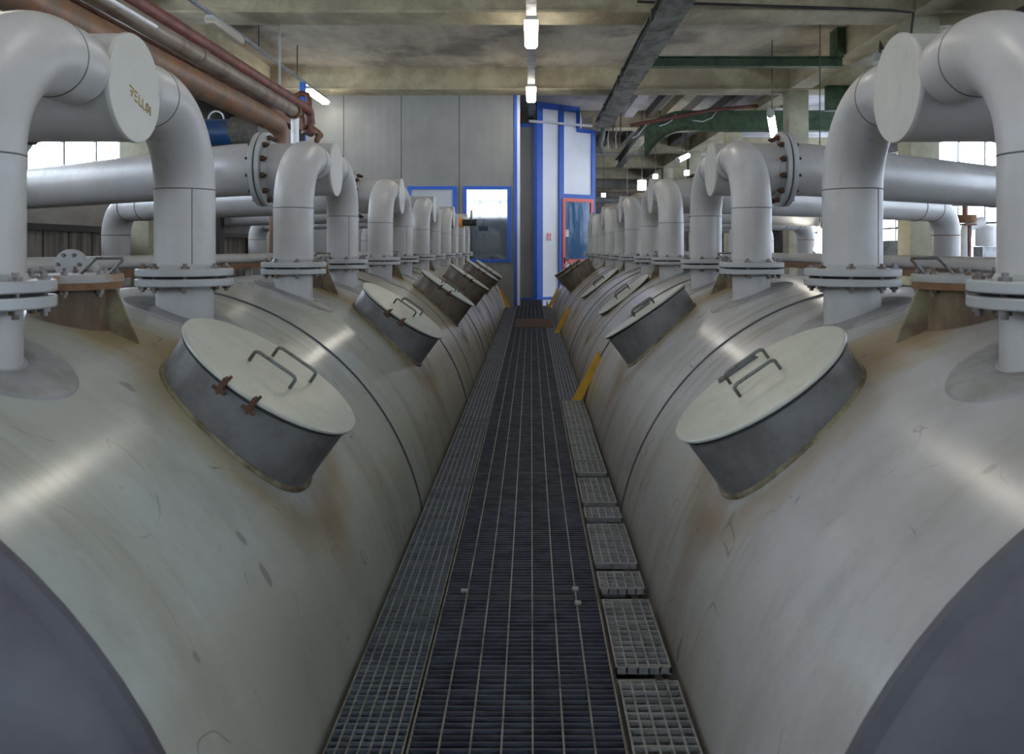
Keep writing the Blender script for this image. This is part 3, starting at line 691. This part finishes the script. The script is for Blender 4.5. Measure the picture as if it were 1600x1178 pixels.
# the red-framed door
zd1 = P(0,310,22.6).z; zd0 = 0.05; sa, sb = on(877.5), on(925.5)
g0 = P(0,405,22.6).z; fr_ = .095
mb = MB()
for (a, b, z0, z1) in [(sa, sa+fr_, zd0, zd1), (sb-fr_, sb, zd0, zd1), (sa+fr_, sb-fr_, zd1-fr_, zd1), (sa+fr_, sb-fr_, g0-.1, g0), (sa+fr_, sb-fr_, zd0, zd0+.1)]:
    p_, a_, b_ = bandm(a, b, z0, z1, .001, .055); mb.plan(p_, a_, b_)
d1 = struct(obj('door_1', mb, M['red'], smooth=False))
p_, a_, b_ = bandm(sa+fr_, sb-fr_, g0, zd1-fr_, .01, .022); M['doorglass'] = plain('blue_door_pane', (.045,.13,.27), .08, 0, (.10,.20,.33), 3.0, .42, .7, stretch=(3,3,.6))
obj('pane', MB().plan(p_, a_, b_), M['doorglass'], d1, smooth=False)
p_, a_, b_ = bandm(sa+fr_, sb-fr_, zd0+.1, g0-.1, .01, .03); obj('kick_panel', MB().plan(p_, a_, b_), M['panelwhite'], d1, smooth=False)
hp = A+u*(sa+.05)+nn*.055; 
obj('handle', MB().tube([(hp.x,hp.y,g0-.02), (hp.x+nn.x*.05,hp.y+nn.y*.05,g0-.02), (hp.x+nn.x*.05+u.x*.12,hp.y+nn.y*.05+u.y*.12,g0-.02)], .014, 8).cyl((hp.x,hp.y,g0-.12), (hp.x,hp.y,g0+.06), .02, 8), M['black'], d1)
for s_ in (zd1-.5, zd0+.6):
    hq = A+u*(sb-.01)+nn*.05; obj('hinge', MB().cyl((hq.x,hq.y,s_), (hq.x,hq.y,s_+.14), .018, 8), M['black'], d1)
a = on(883); p_, a_, b_ = bandm(a, a+.11, P(0,370,22.5).z, P(0,359,22.5).z, .0235, .026); solo('paper_notice', MB().plan(p_, a_, b_), M['white'], 'small white paper notice stuck to the glass of the red-framed door', 'notice', smooth=False)
sn = thing('wall_sign', 'small red and white square sign on the white booth panel left of the door', 'sign', (0,0,0))
a = on(854.5); zz = P(0,376,22.1).z; ww = .13
p_, a_, b_ = bandm(a, a+ww, zz, zz+.2, .0005, .004); obj('plate', MB().plan(p_, a_, b_), M['white'], sn, smooth=False)
mb = MB()
for (x0_, x1_, z0_, z1_) in [(0,.13,.10,.13), (0,.04,.13,.2), (.09,.13,.13,.2), (.05,.08,.15,.17), (0,.05,.0,.02), (.02,.06,.04,.07), (.08,.13,0,.03), (.10,.13,.03,.08), (0,.02,.02,.08)]:
    p_, a_, b_ = bandm(a+x0_, a+x1_, zz+z0_, zz+z1_, .004, .006); mb.plan(p_, a_, b_)
obj('red_symbols', mb, M['red'], sn, smooth=False)

# ------------------------------------------------------------------ lamps
ln = [0]
def lamp(x, y, z, L=1.5, w=.2, label='', lit=True, rot=None, group='fluorescent lamps under the ceiling'):
    t = thing('fluorescent_lamp', label, 'lamp', (x,y,z), group)
    hb = MB(); hb.prism([(-w*.3,.0),(-w*.42,-.05),(w*.42,-.05),(w*.3,.0)], -L/2, L/2)
    obj('housing', hb, M['greypvc'], t, local=True, bevel=.006)
    dm = MB(); dm.prism([(-w*.46,-.05),(-w*.46,-.085),(-w*.32,-.125),(w*.32,-.125),(w*.46,-.085),(w*.46,-.05)], -L/2+.01, L/2-.01)
    obj('diffuser', dm, M['tube'] if lit else M['tubeoff'], t, local=True, bevel=.008)
    if rot: t.rotation_euler = rot
    return t
ZT = E+3.47
def trunk(x, y0, y1, label, w=.055, rods=()):
    t = thing('cable_trunking', label, 'trunking', (x,y0,ZT))
    obj('channel', MB().box(x-w, x+w, y0, y1, ZT-.0, ZT+.05), M['galv'], t, smooth=False)
    for y in rods:
        below = any(yb-.70 <= y <= yb+.02 for yb in (1.2,7.35,13.5,19.7))
        obj('hanger_rod', MB().cyl((x,y,ZT+.05), (x,y,ZBM if below else ZS), .012, 8), M['darksteel'], t)
trunk(0, .5, 23.0, 'pale cable trunking over the middle of the walkway, carrying two lit lamps', .075, (4.5, 10, 13.2, 16.2, 19.4))
trunk(-4.78, .5, 19.3, 'thin dark cable trunking over the left pipes with hanger rods', .03, (4.5, 9, 14.6, 17.0))
lamp(0, 13.2, ZT, 1.5, .23, 'lit fluorescent lamp on the central ceiling trunking, the larger nearer one')
lamp(0, 18.35, ZT, 1.5, .23, 'lit fluorescent lamp on the central ceiling trunking, the smaller one by the partition')
lamp(0, 7.9, ZT, 1.5, .2, 'lit fluorescent lamp on the central trunking above the camera'); lamp(0, 2.6, ZT, 1.5, .2, 'lit fluorescent lamp on the central trunking behind the camera')
lamp(-4.78, 18.6, ZT, 1.5, .2, 'lit fluorescent lamp at upper left in front of the grey partition')
lamp(-4.78, 13.0, ZT, 1.3, .18, 'unlit dull fluorescent lamp on the thin left trunking', lit=False)
lamp(-4.78, 6.5, ZT, 1.5, .2, 'lit fluorescent lamp over the near left tank')
lamp(-4.78, 1.5, ZT, 1.5, .2, 'lit fluorescent lamp over the left tank behind the camera')
def tube_lamp(p0, p1, label, w=.07):
    t = thing('tube_lamp', label, 'lamp', (p0+p1)/2, 'bare tube lamps in the right-hand hall')
    obj('tube', MB().cyl(p0, p1, w, 12), M['tube'], t)
    d = (p1-p0).normalized(); o = Vector((0,.03,.03))
    obj('fitting', MB().tube([p0-d*.05+o*2.2, p1+d*.05+o*2.2], .05, 8), M['greypvc'], t)
    top = Vector(((p0.x+p1.x)/2, (p0+p1).y/2+.05, ZS)); obj('hanger_rod', MB().cyl(((p0+p1)/2+o*2.2), top, .010, 6), M['darksteel'], t)
    for q_ in (p0, p1): obj('end_holder', MB().cyl(q_-d*.03, q_+d*.03, w*1.1, 10), M['greypvc'], t)
tube_lamp(P(1204,178,16.0), P(1211,220,17.0), 'bright steep tube lamp hanging left of the yellowish column')
tube_lamp(P(1289,352,13.5), P(1277,392,14.0), 'bright slanting tube lamp seen low between the right-hand pipes')
tube_lamp(P(1059,251,24.0), P(1075,243,25.0), 'small bright slanting tube lamp left of the far pale column')
for px, py, Y, lb in [(1003,289,25,'square bright lamp over the far right arches'), (1024,276,26,'tiny bright lamp beside the fourth right arch'), (1073,270,26,'tiny bright lamp right of the fourth right arch'), (943,305,34,'tiny faint lamp just right of the booth')]:
    c = P(px,py,Y); s_ = 6 if px == 1003 else 3
    t = thing('small_lamp', lb, 'lamp', c, 'small far lamps on the right'); k = Y/F
    obj('glow_box', MB().box(c.x-s_*k, c.x+s_*k, Y-.1, Y+.1, c.z-s_*k*1.3, c.z+s_*k*1.2), M['tube'], t, bevel=.01)
    obj('bracket', MB().cyl((c.x,Y,c.z+s_*k*1.1), (c.x,Y,ZS), .010, 8), M['darksteel'], t)
a, b = P(826,189,23.0), P(926,197,22.9)
a = Vector((0,23.02,E+3.50))
solo('conduit', MB().tube([P(826,189,21.7), P(925,197,22.6)], .035, 10), M['white'], 'thin white conduit crossing in front of the booth top', 'conduit')
c = P(919,191,22.9); solo('junction_box', MB().box(c.x-.12, c.x+.12, c.y-.1, c.y, c.z-.02, c.z+.12), M['greypvc'], 'small grey junction box at the end of the white conduit', 'box', bevel=.01)

# ------------------------------------------------------------------ steel beams and joists
def ibeam(mb, p0, p1, w, h, tw=.02, tf=.02):
    p0, p1 = Vector(p0), Vector(p1); d = (p1-p0).normalized(); u_ = d.cross(Vector((0,0,1))).normalized(); up = Vector((0,0,1)); L = (p1-p0).length
    Mx = Matrix(((u_.x,d.x,up.x,p0.x),(u_.y,d.y,up.y,p0.y),(u_.z,d.z,up.z,p0.z),(0,0,0,1)))
    mb.box(-w/2, w/2, 0, L, 0, tf, Mx); mb.box(-w/2, w/2, 0, L, h-tf, h, Mx); mb.box(-tw/2, tw/2, 0, L, tf, h-tf, Mx); return mb
t = thing('hoist_rail', 'long grey-green steel rail running away under the ceiling right of centre', 'rail', (2.02, 1, E+3.36))
obj('rail', ibeam(MB(), (2.02,1.0,E+3.36), (2.02,23.6,E+3.36), .42, .23), M['greygreen'], t, smooth=False)
for y in (.9, 7.1, 13.15, 19.35): obj('hanger_plate', MB().box(1.9, 2.14, y-.1, y+.1, E+3.59, ZBM), M['darksteel'], t)
obj('side_cable', MB().tube([(1.84,2+k*1.0,E+3.45+.03*math.sin(k*1.7)) for k in range(21)], .03, 6), M['black'], t)
for y in (11.2, 12.4, 16.5, 17.2, 20.5): obj('side_clip', MB().box(1.78, 1.88, y-.06, y+.06, E+3.4, E+3.56), M['darksteel'], t)
solo('green_beam', ibeam(MB(), (2.2,15.8,E+3.44), (5.91,15.8,E+3.44), .2, .19), M['green'], 'thin green steel beam spanning from the hoist rail to the right concrete girder', 'beam', smooth=False)
solo('green_bracket', MB().box(5.74, 5.90, 15.6, 16.0, E+3.635, ZS), M['green'], 'green bracket fixed on the right girder above the thin green beam', 'bracket', smooth=False)
# deep green girder, arched at its left end
mb = MB(); top, bot = [], []
for k in range(17):
    x = 3.0+ (8.2-3.0)*(k/16)**1.6; drop = 0 if x > 4.0 else ((4.0-x)/1.0)**2*.75
    top.append((x, E+3.648-drop*.65)); bot.append((x, E+3.10-drop))
mb.prism(bot+top[::-1], 22.0, 22.06)
for k in range(16):
    pa, pb = bot[k], bot[k+1]; mb.prism([pa, pb, (pb[0],pb[1]+.03), (pa[0],pa[1]+.03)], 21.86, 22.2)
solo('green_girder', mb, M['green'], 'deep green steel girder curving down at its left end, in the far bay', 'girder', smooth=False)
c0 = [P(985,196,21.7), P(1040,186,21.7), P(1110,172,21.7), P(1180,166,21.7), P(1225,166,21.7), P(1231,150,21.7)]
solo('rusty_pipe', MB().tube(c0, .05, 10), M['redpipe'], 'thin rusty pipe running along the top of the deep green girder', 'pipe')
for (pts, lb) in [([(1012,190),(1006,200),(996,212),(988,216)], 'left'), ([(1056,178),(1050,188),(1040,194),(1030,197)], 'middle'), ([(1120,174),(1112,184),(1098,190),(1082,188)], 'right')]:
    solo('loose_cable', MB().tube([P(a, b, 21.98) for a, b in pts], .012, 6), M['white'], f'thin white cable looping in front of the green girder, {lb} one', 'cable', 'white cables on the green girder')
for i, (x, w, m) in enumerate([(2.75,.3,'slablit'), (3.45,.16,'darksteel'), (3.9,.3,'beam'), (4.5,.4,'galv'), (5.2,.2,'darksteel'), (5.6,.22,'slablit')]):
    struct(obj(f'trim_{30+i}', MB().box(x, x+w, 19.73, 24.99, ZS-.22-.02*i, ZS-.001), M[m], smooth=False))
for i, (x, w, m) in enumerate([(2.6,.18,'darksteel'), (3.3,.35,'galv'), (4.2,.2,'darksteel'), (5.1,.3,'darksteel')]):
    struct(obj(f'trim_{40+i}', MB().box(x, x+w, 25.75, 31.05, ZS-.34, ZS-.001), M[m], smooth=False))
solo('hoist_rail_far', ibeam(MB(), (3.05,22.2,E+3.0), (3.2,30.5,E+2.95), .25, .3), M['greygreen'], 'short grey-green rail continuing beyond the green girder', 'rail', smooth=False).name = 'hoist_rail'
solo('roof_pipe', MB().tube([(1.7,33,E+1.9),(8.5,33,E+1.9)], .14, 16), M['galv'], 'grey pipe crossing the far right bay high up', 'pipe')
solo('roof_pipe', MB().tube([(1.7,31,E+2.15),(8.5,31,E+2.15)], .10, 16), M['tanpipe'], 'brownish pipe crossing the far right bay above the grey one', 'pipe')
solo('lagged_duct', MB().tube([(2.3,26,E+1.15),(3.0,26,E+1.2),(3.35,26.2,E+1.5),(3.7,27,E+1.55)], .26, 20).cyl((3.0,26,E+1.3), (3.0,26,ZS), .012, 6), M['lagging'], 'dark lagged duct just right of the booth', 'duct')
solo('cable_bundle', MB().tube([P(943,200,22.3), P(941,214,22.3), P(938,226,22.3), P(942,240,22.3)], .07, 10), M['greygreen'], 'hanging bundle of cables beside the upper right corner of the booth', 'cable')
for i, px in enumerate((952, 958, 964, 970)):
    solo('drop_cable', MB().tube([Vector((P(px,200,24).x,24,ZS)), P(px,200,24), P(px-2,215,24), P(px-1,232,24)], .02, 6), M['redpipe'] if i % 2 else M['greypvc'], f'thin cable hanging right of the booth top, {ordn[i]} from the left', 'cable', 'cables hanging right of the booth')
# right-hand girders beyond the column line
solo('green_girder', ibeam(MB(), (6.42,18.2,E+3.0), (12.4,18.2,E+3.0), .25, .55), M['green'], 'green girder to the right of the yellowish column', 'girder', smooth=False)
solo('dark_duct', MB().box(7.3, 8.6, 2.0, 17.9, E+3.0, E+3.6).box(7.9, 8.0, 4.0, 4.1, E+3.6, ZS).box(7.9, 8.0, 10.0, 10.1, E+3.6, ZS).box(7.9, 8.0, 16.0, 16.1, E+3.6, ZS), M['darksteel'], 'dark rectangular duct high at the upper right', 'duct', smooth=False)
solo('wall_conduit', MB().tube([P(1180,24,13.42)+Vector((-2,-.75,0)), Vector((5.5,12.75,ZBM+.02)), Vector((5.86,12.75,ZBM-.02)), Vector((5.88,12.9,ZBM-.4)), Vector((5.88,12.95,E+2.2))], .022, 8), M['black'], 'thin black cable running along the beam and down the upper right column', 'cable')
t = thing('wall_bracket', 'small dark bracket with a grey spotlight head by the upper right column', 'bracket', P(1376,80,14.5))
obj('arm', MB().tube([P(1395,73,14.5), P(1378,76,14.5), P(1375,66,14.5), P(1375,90,14.5)], .035, 8), M['darksteel'], t)
obj('lamp_head', MB().cyl(P(1371,88,14.5), P(1372,100,14.4), .09, 12), M['greypvc'], t)

# ------------------------------------------------------------------ left side pipe rack
def bendpipe(name, p0, corner, down, r, rb, mat, label, seg=28):
    p0, corner, down = Vector(p0), Vector(corner), Vector(down); d1_, d2_ = (corner-p0).normalized(), (down-corner).normalized()
    pts = [p0]; a = corner-d1_*rb; n_ = 10
    for k in range(1, 9): pts.append(p0.lerp(a, k/9))
    for k in range(n_+1):
        tt = k/n_; pts.append(a*(1-tt)**2+corner*2*tt*(1-tt)+(corner+d2_*rb)*tt*tt)
    pts.append(down); return solo(name, MB().tube(pts, r, seg), mat, label, 'pipe')
bendpipe('brown_pipe', (-3.66,.2,E+1.80), (-3.66,12.1,E+1.80), (-3.66,12.1,-2.0), .145, .3, M['brownpipe'], 'thick orange-brown rusted pipe running overhead at upper left, bending down')
t = thing('overhead_pipe', 'grey-brown pipe running above the orange-brown one, ending in a white drop', 'pipe', (-3.72,.2,E+2.13), None)
obj('pipe', MB().tube([(-3.70,.2+1.27*k,E+2.14) for k in range(11)], .095, 24), M['tanpipe'], t)
obj('end_clamp', MB().cyl((-3.70,12.9,E+2.14), (-3.70,12.98,E+2.14), .125, 20), M['rust'], t)
obj('drop_pipe', MB().tube([(-3.70,13.03,E+2.16), (-3.70,13.03,E+.72)], .062, 20), M['whitepipe'], t)
for y in (5.2, 9.2): obj('coupling', MB().cyl((-3.70,y,E+2.14), (-3.70,y+.16,E+2.14), .108, 24), M['tanpipe'], t)
solo('red_pipe', MB().tube([(-3.93,.2,E+2.45), (-3.93,14.6,E+2.45), (-3.93,14.75,E+2.4), (-3.93,14.8,E+2.2)], .085, 20), M['redpipe'], 'dark red pipe running above and left of the grey-brown one', 'pipe')
solo('red_channel', MB().box(-4.16, -3.98, .2, 14.5, E+2.05, E+2.25), M['redpipe'], 'dark red steel channel behind the overhead pipes at upper left', 'channel', smooth=False)
solo('white_tube', MB().tube([(-3.47,.3,E+2.05), (-3.47,7.7,E+2.05)], .018, 8), M['whitepipe'], 'thin pinkish-white tube along the orange-brown pipe', 'tube')
solo('tube_clip', MB().box(-3.50, -3.44, 5.25, 5.33, E+1.95, E+2.03), M['white'], 'small white clip on the thin tube at upper left', 'clip', bevel=.005)
t = thing('pipe_rack', 'dark steel rack holding the overhead pipes against the left columns', 'rack', (-5,1,E+1.5))
for y in (2.8, 7.95):
    obj('rack_arm', MB().box(-5.97, -3.4, y-.05, y+.05, E+1.54, E+1.65), M['darksteel'], t, smooth=False)
    obj('rack_post', MB().box(-4.3, -4.2, y-.05, y+.05, E+1.65, ZS-.002), M['darksteel'], t, smooth=False)
t = thing('end_frame', 'red-brown steel frame and valves ending the pipe rack by the grey partition', 'frame', P(490,190,15.5))
c = P(480,152,15.5); d = P(486,204,15.5)
obj('red_hoop', MB().tube([P(462,158,15.5), P(463,150,15.5), P(470,146,15.5), P(480,148,15.5), P(483,156,15.5), P(483,206,15.5)], .055, 12), M['redpipe'], t)
obj('yellow_stub', MB().tube([P(458,168,15.3), P(479,190,15.9)], .09, 16), M['yellow'] if False else plain('cream_pipe', (.55,.42,.2), .4), t)
obj('rusty_arm', MB().tube([P(455,175,15.2), P(500,212,16.2)], .075, 10), M['rust'], t)
obj('rusty_arm', MB().tube([P(462,192,15.2), P(486,207,16.0)], .09, 10), M['rust'], t)
obj('valve_flange', MB().cyl(P(484,204,15.5), P(484,209,15.5), .16, 16), M['redpipe'], t)
obj('valve_flange', MB().cyl(P(494,213,15.6), P(499,214,15.6), .12, 16), M['rust'], t)
obj('stem', MB().cyl(P(492,203,15.5), P(492,216,15.5), .02, 8), M['galv'], t)
obj('leg', MB().box(-4.35, -4.25, 15.5, 15.6, -2.0, E+2.6), M['darksteel'], t)
solo('blue_post', MB().box(P(468,0,17).x, P(476,0,17).x, 17.0, 17.1, -2.0, E+3.4), M['blue'], 'narrow blue post behind the red-brown frame at left', 'post', smooth=False)
t = thing('blue_vessel', 'blue cylindrical vessel with brown lagged end behind the left pipes', 'vessel', P(350,205,14))
obj('body', MB().cyl(P(250,208,14), P(366,208,14), .235, 32), M['blueduct'], t)
obj('lagged_end', MB().cyl(P(363,206,14), P(396,206,14), .245, 32), M['lagging'], t)
obj('lifting_ring', MB().torus(P(338,186,14), .13, .015, 'y', 24), M['white'], t)
obj('support', MB().box(-5.3, -5.2, 13.9, 14.1, -2.0, E+1.75), M['darksteel'], t)
solo('grey_box', MB().box(P(396,0,14.6).x, P(428,0,14.6).x, 14.6, 15.0, E+1.5, E+2.25).box(-4.5, -4.46, 14.8, 14.84, E+2.25, ZS), M['greypvc'], 'pale box behind the bend of the orange-brown pipe', 'box', bevel=.01)
# board fence and tray along the left
struct(obj('wall_left_low', MB().box(-6.72, -6.60, 2.0, 19.6, -2.0, E+.24), M['fence'], smooth=False))
t = thing('cable_tray', 'dark ribbed cable tray along the top of the stained boards at left', 'cable tray', (-6.6,2,E+.24))
mb = MB().box(-6.85, -6.5, 2.0, 19.5, E+.24, E+.262).box(-6.5, -6.485, 2.0, 19.5, E+.24, E+.33)
obj('tray', mb, M['darksteel'], t, smooth=False)
for k in range(4): obj('cable', MB().tube([(-6.53-.06*k,2.0+2.5*j,E+.30+.01*((j+k)%2)) for j in range(8)], .028, 6), M['black'] if k % 2 else M['lagging'], t)
struct(obj('wall_left_brick', MB().box(-8.4, -8.2, 2.0, 13.3, -2.0, E+1.1), M['brick'], smooth=False))
solo('dark_cabinet', MB().box(-7.9, -7.3, 8.6, 9.4, -2.0, E+1.75), M['darksteel'], 'dark cabinet by the left window, partly behind the nearest leg', 'cabinet', bevel=.02)
# level service pipes behind both tanks
for sg in (-1, 1):
    x = -3.05 if sg < 0 else 2.95; nm = SIDE[sg]['nm']; cx = SIDE[sg]['cx']
    t = thing('service_pipe', f'long light grey service pipe over rusty channel, beyond the crown of the {nm} tank', 'pipe', (x,2,E-.12))
    obj('pipe', MB().tube([(x,1.8+k*1.7,E-.105) for k in range(11)], .05, 16), M['paint'], t)
    obj('channel', MB().box(x-.05, x+.05, 1.8, 18.8, E-.215, E-.158), M['rust'], t, smooth=False)
    for y in (2.9, 5.9, 9.0, 12.0, 15.0, 18.1):
        obj('support', MB().box(x-.03, x+.03, y-.03, y+.03, surf(cx, x)-.05, E-.2), M['galv'], t, smooth=False)
x = -2.57; yy = 4.65
t = thing('blind_flange', 'round grey bolted blind flange standing behind the nearest left manhole cover', 'flange', (x,yy,E-.12))
obj('disc', MB().cyl((x,yy-.02,E-.09), (x,yy+.02,E-.09), .085, 28), M['flange'], t, bevel=.003)
for k in range(6):
    a = 2*PI*k/6; obj('bolt', MB().cyl((x+.06*math.cos(a),yy-.034,E-.09+.06*math.sin(a)), (x+.06*math.cos(a),yy+.03,E-.09+.06*math.sin(a)), .011, 6), M['bolt'], t)
obj('stub', MB().tube([(x,yy+.02,E-.09), (x,yy+.16,E-.09), (x,yy+.22,E-.13), (x,yy+.25,surf(-2,x)-.03)], .045, 16), M['paint'], t)
# small valve by the farthest left arch
t = thing('gate_valve', 'small black and orange valve beside the farthest left arch', 'valve', P(733,346,17.4))
c = P(733,348,17.4)
obj('body', MB().cyl(c-Vector((.18,0,0)), c+Vector((.16,0,0)), .07, 14), M['black'], t)
obj('collar', MB().cyl(c-Vector((.20,0,0)), c-Vector((.14,0,0)), .10, 14), M['orange'], t)
obj('handwheel', MB().torus(c+Vector((.05,-.02,.14)), .11, .016, 'x', 20), M['galv'], t)
obj('stem', MB().cyl(c, c+Vector((.05,0,.16)), .02, 8), M['galv'], t)

# ------------------------------------------------------------------ right background
t = thing('white_pipe_bend', 'bright white pipe bend with rusty flange against the right windows', 'pipe', P(1510,360,16))
Y = 16.0
obj('pipe', MB().tube([P(1508,402,Y), P(1508,372,Y), P(1511,357,Y), P(1520,350,Y), P(1536,347,Y)], .11, 16), M['whitepipe'], t)
obj('rusty_flange', MB().cyl(P(1508,348,Y), P(1508,336,Y), .2, 16), M['rust'], t)
obj('riser', MB().cyl(P(1508,336,Y), P(1508,300,Y), .05, 10), M['redpipe'], t)
obj('foot', MB().cyl(P(1508,402,Y), (P(1508,0,Y).x,Y,-2.0), .13, 12), M['galv'], t)
t = thing('red_post', 'thin dark red post with flat top right of the white pipe bend', 'post', P(1517,352,15.4))
obj('shaft', MB().box(P(1514,0,15).x, P(1518,0,15).x, 15, 15.05, -2.0, P(0,352,15).z), M['redpipe'], t)
obj('top_plate', MB().box(P(1508,0,15).x, P(1524,0,15).x, 14.95, 15.1, P(0,352,15).z, P(0,349.5,15).z), M['redpipe'], t)
solo('white_drum', MB().cyl((P(1545,0,19).x,19,P(0,385,19).z), (P(1545,0,19).x,19,P(0,352,19).z), .28, 24), M['whitepipe'], 'pale rounded drum at far right beyond the red post', 'drum', bevel=.03)
solo('drum_stand', MB().box(P(1545,0,19).x-.25, P(1545,0,19).x+.25, 18.8, 19.2, -2.0, P(0,385.2,19).z), M['galv'], 'grey stand beneath the pale drum at far right', 'stand', smooth=False)
solo('control_cabinet', MB().box(P(1146,0,18.5).x, P(1170,0,18.5).x, 18.5, 18.9, -2.0, P(0,358,18.5).z), M['white'], 'white cabinet with a red stripe seen between the second right arch legs', 'cabinet', bevel=.01)
solo('red_stripe', MB().box(P(1150,0,18.5).x, P(1164,0,18.5).x, 18.485, 18.499, P(0,366,18.5).z, P(0,363,18.5).z), M['red'], 'short red stripe sign on the white cabinet', 'sign', smooth=False)
solo('yellow_pole', MB().tube([P(1143,356,18.1), P(1156,392,18.1), (P(1160,0,18.1).x,18.2,-2.0)], .03, 8), M['yellow'], 'thin yellow slanting pole left of the white cabinet', 'pole')
for i, (px, w, m) in enumerate([(1341, 7, 'darksteel'), (1352, 10, 'column')]):
    Y = [15.5, 21.5, 15][i]
    solo('upright', MB().box(P(px-w,0,Y).x, P(px+w,0,Y).x, Y, Y+.3, -2.0, E+.9 if i < 2 else E+.6), M[m], ['dark upright behind the elbow of the third right pipe', 'pale concrete upright behind the elbow of the third right pipe', 'thin yellow upright at far right'][i], 'post', smooth=False)
solo('wooden_board', MB().box(P(1460,0,12.5).x, P(1600,0,12.5).x, 12.5, 12.6, P(0,258,12.5).z, P(0,248,12.5).z), M['orange'], 'orange board edge above the second right diagonal pipe', 'board', smooth=False) if False else None
t = thing('side_vessel', 'large dull vessel standing beyond the right-hand pipes', 'vessel', (9.6, 21.5, -2.0))
obj('body', MB().cyl((9.6,21.5,-2.0), (9.6,21.5,E+.2), .55, 28), M['galv'], t, bevel=.04)
obj('pipe', MB().tube([(9.6,21.5,E+.2), (9.6,21.5,E+1.0), (9.9,21.5,E+1.2), (12.0,21.5,E+1.2)], .12, 14), M['tanpipe'], t)

# ------------------------------------------------------------------ light, camera, view
w = bpy.data.worlds.new('sky'); bpy.context.scene.world = w; w.use_nodes = True
bg = w.node_tree.nodes['Background']; bg.inputs[0].default_value = (.95,.955,1.0,1); bg.inputs[1].default_value = 10.0
cam = bpy.data.cameras.new('camera'); co = bpy.data.objects.new('camera', cam); C.objects.link(co)
co.location = (0,0,E); co.rotation_euler = (PI/2,0,0)
cam.sensor_fit = 'HORIZONTAL'; cam.sensor_width = 36; cam.lens = F/1600*36; cam.shift_x = -30/1600; cam.shift_y = -201/1600
cam.clip_start = .05
cam.dof.use_dof = True; cam.dof.focus_distance = 8.0; cam.dof.aperture_fstop = 5.6
sc = bpy.context.scene; sc.camera = co
sc.view_settings.view_transform = 'Standard'; sc.view_settings.look = 'None'; sc.view_settings.exposure = 0.35; sc.view_settings.gamma = 1
sc.view_settings.use_curve_mapping = False
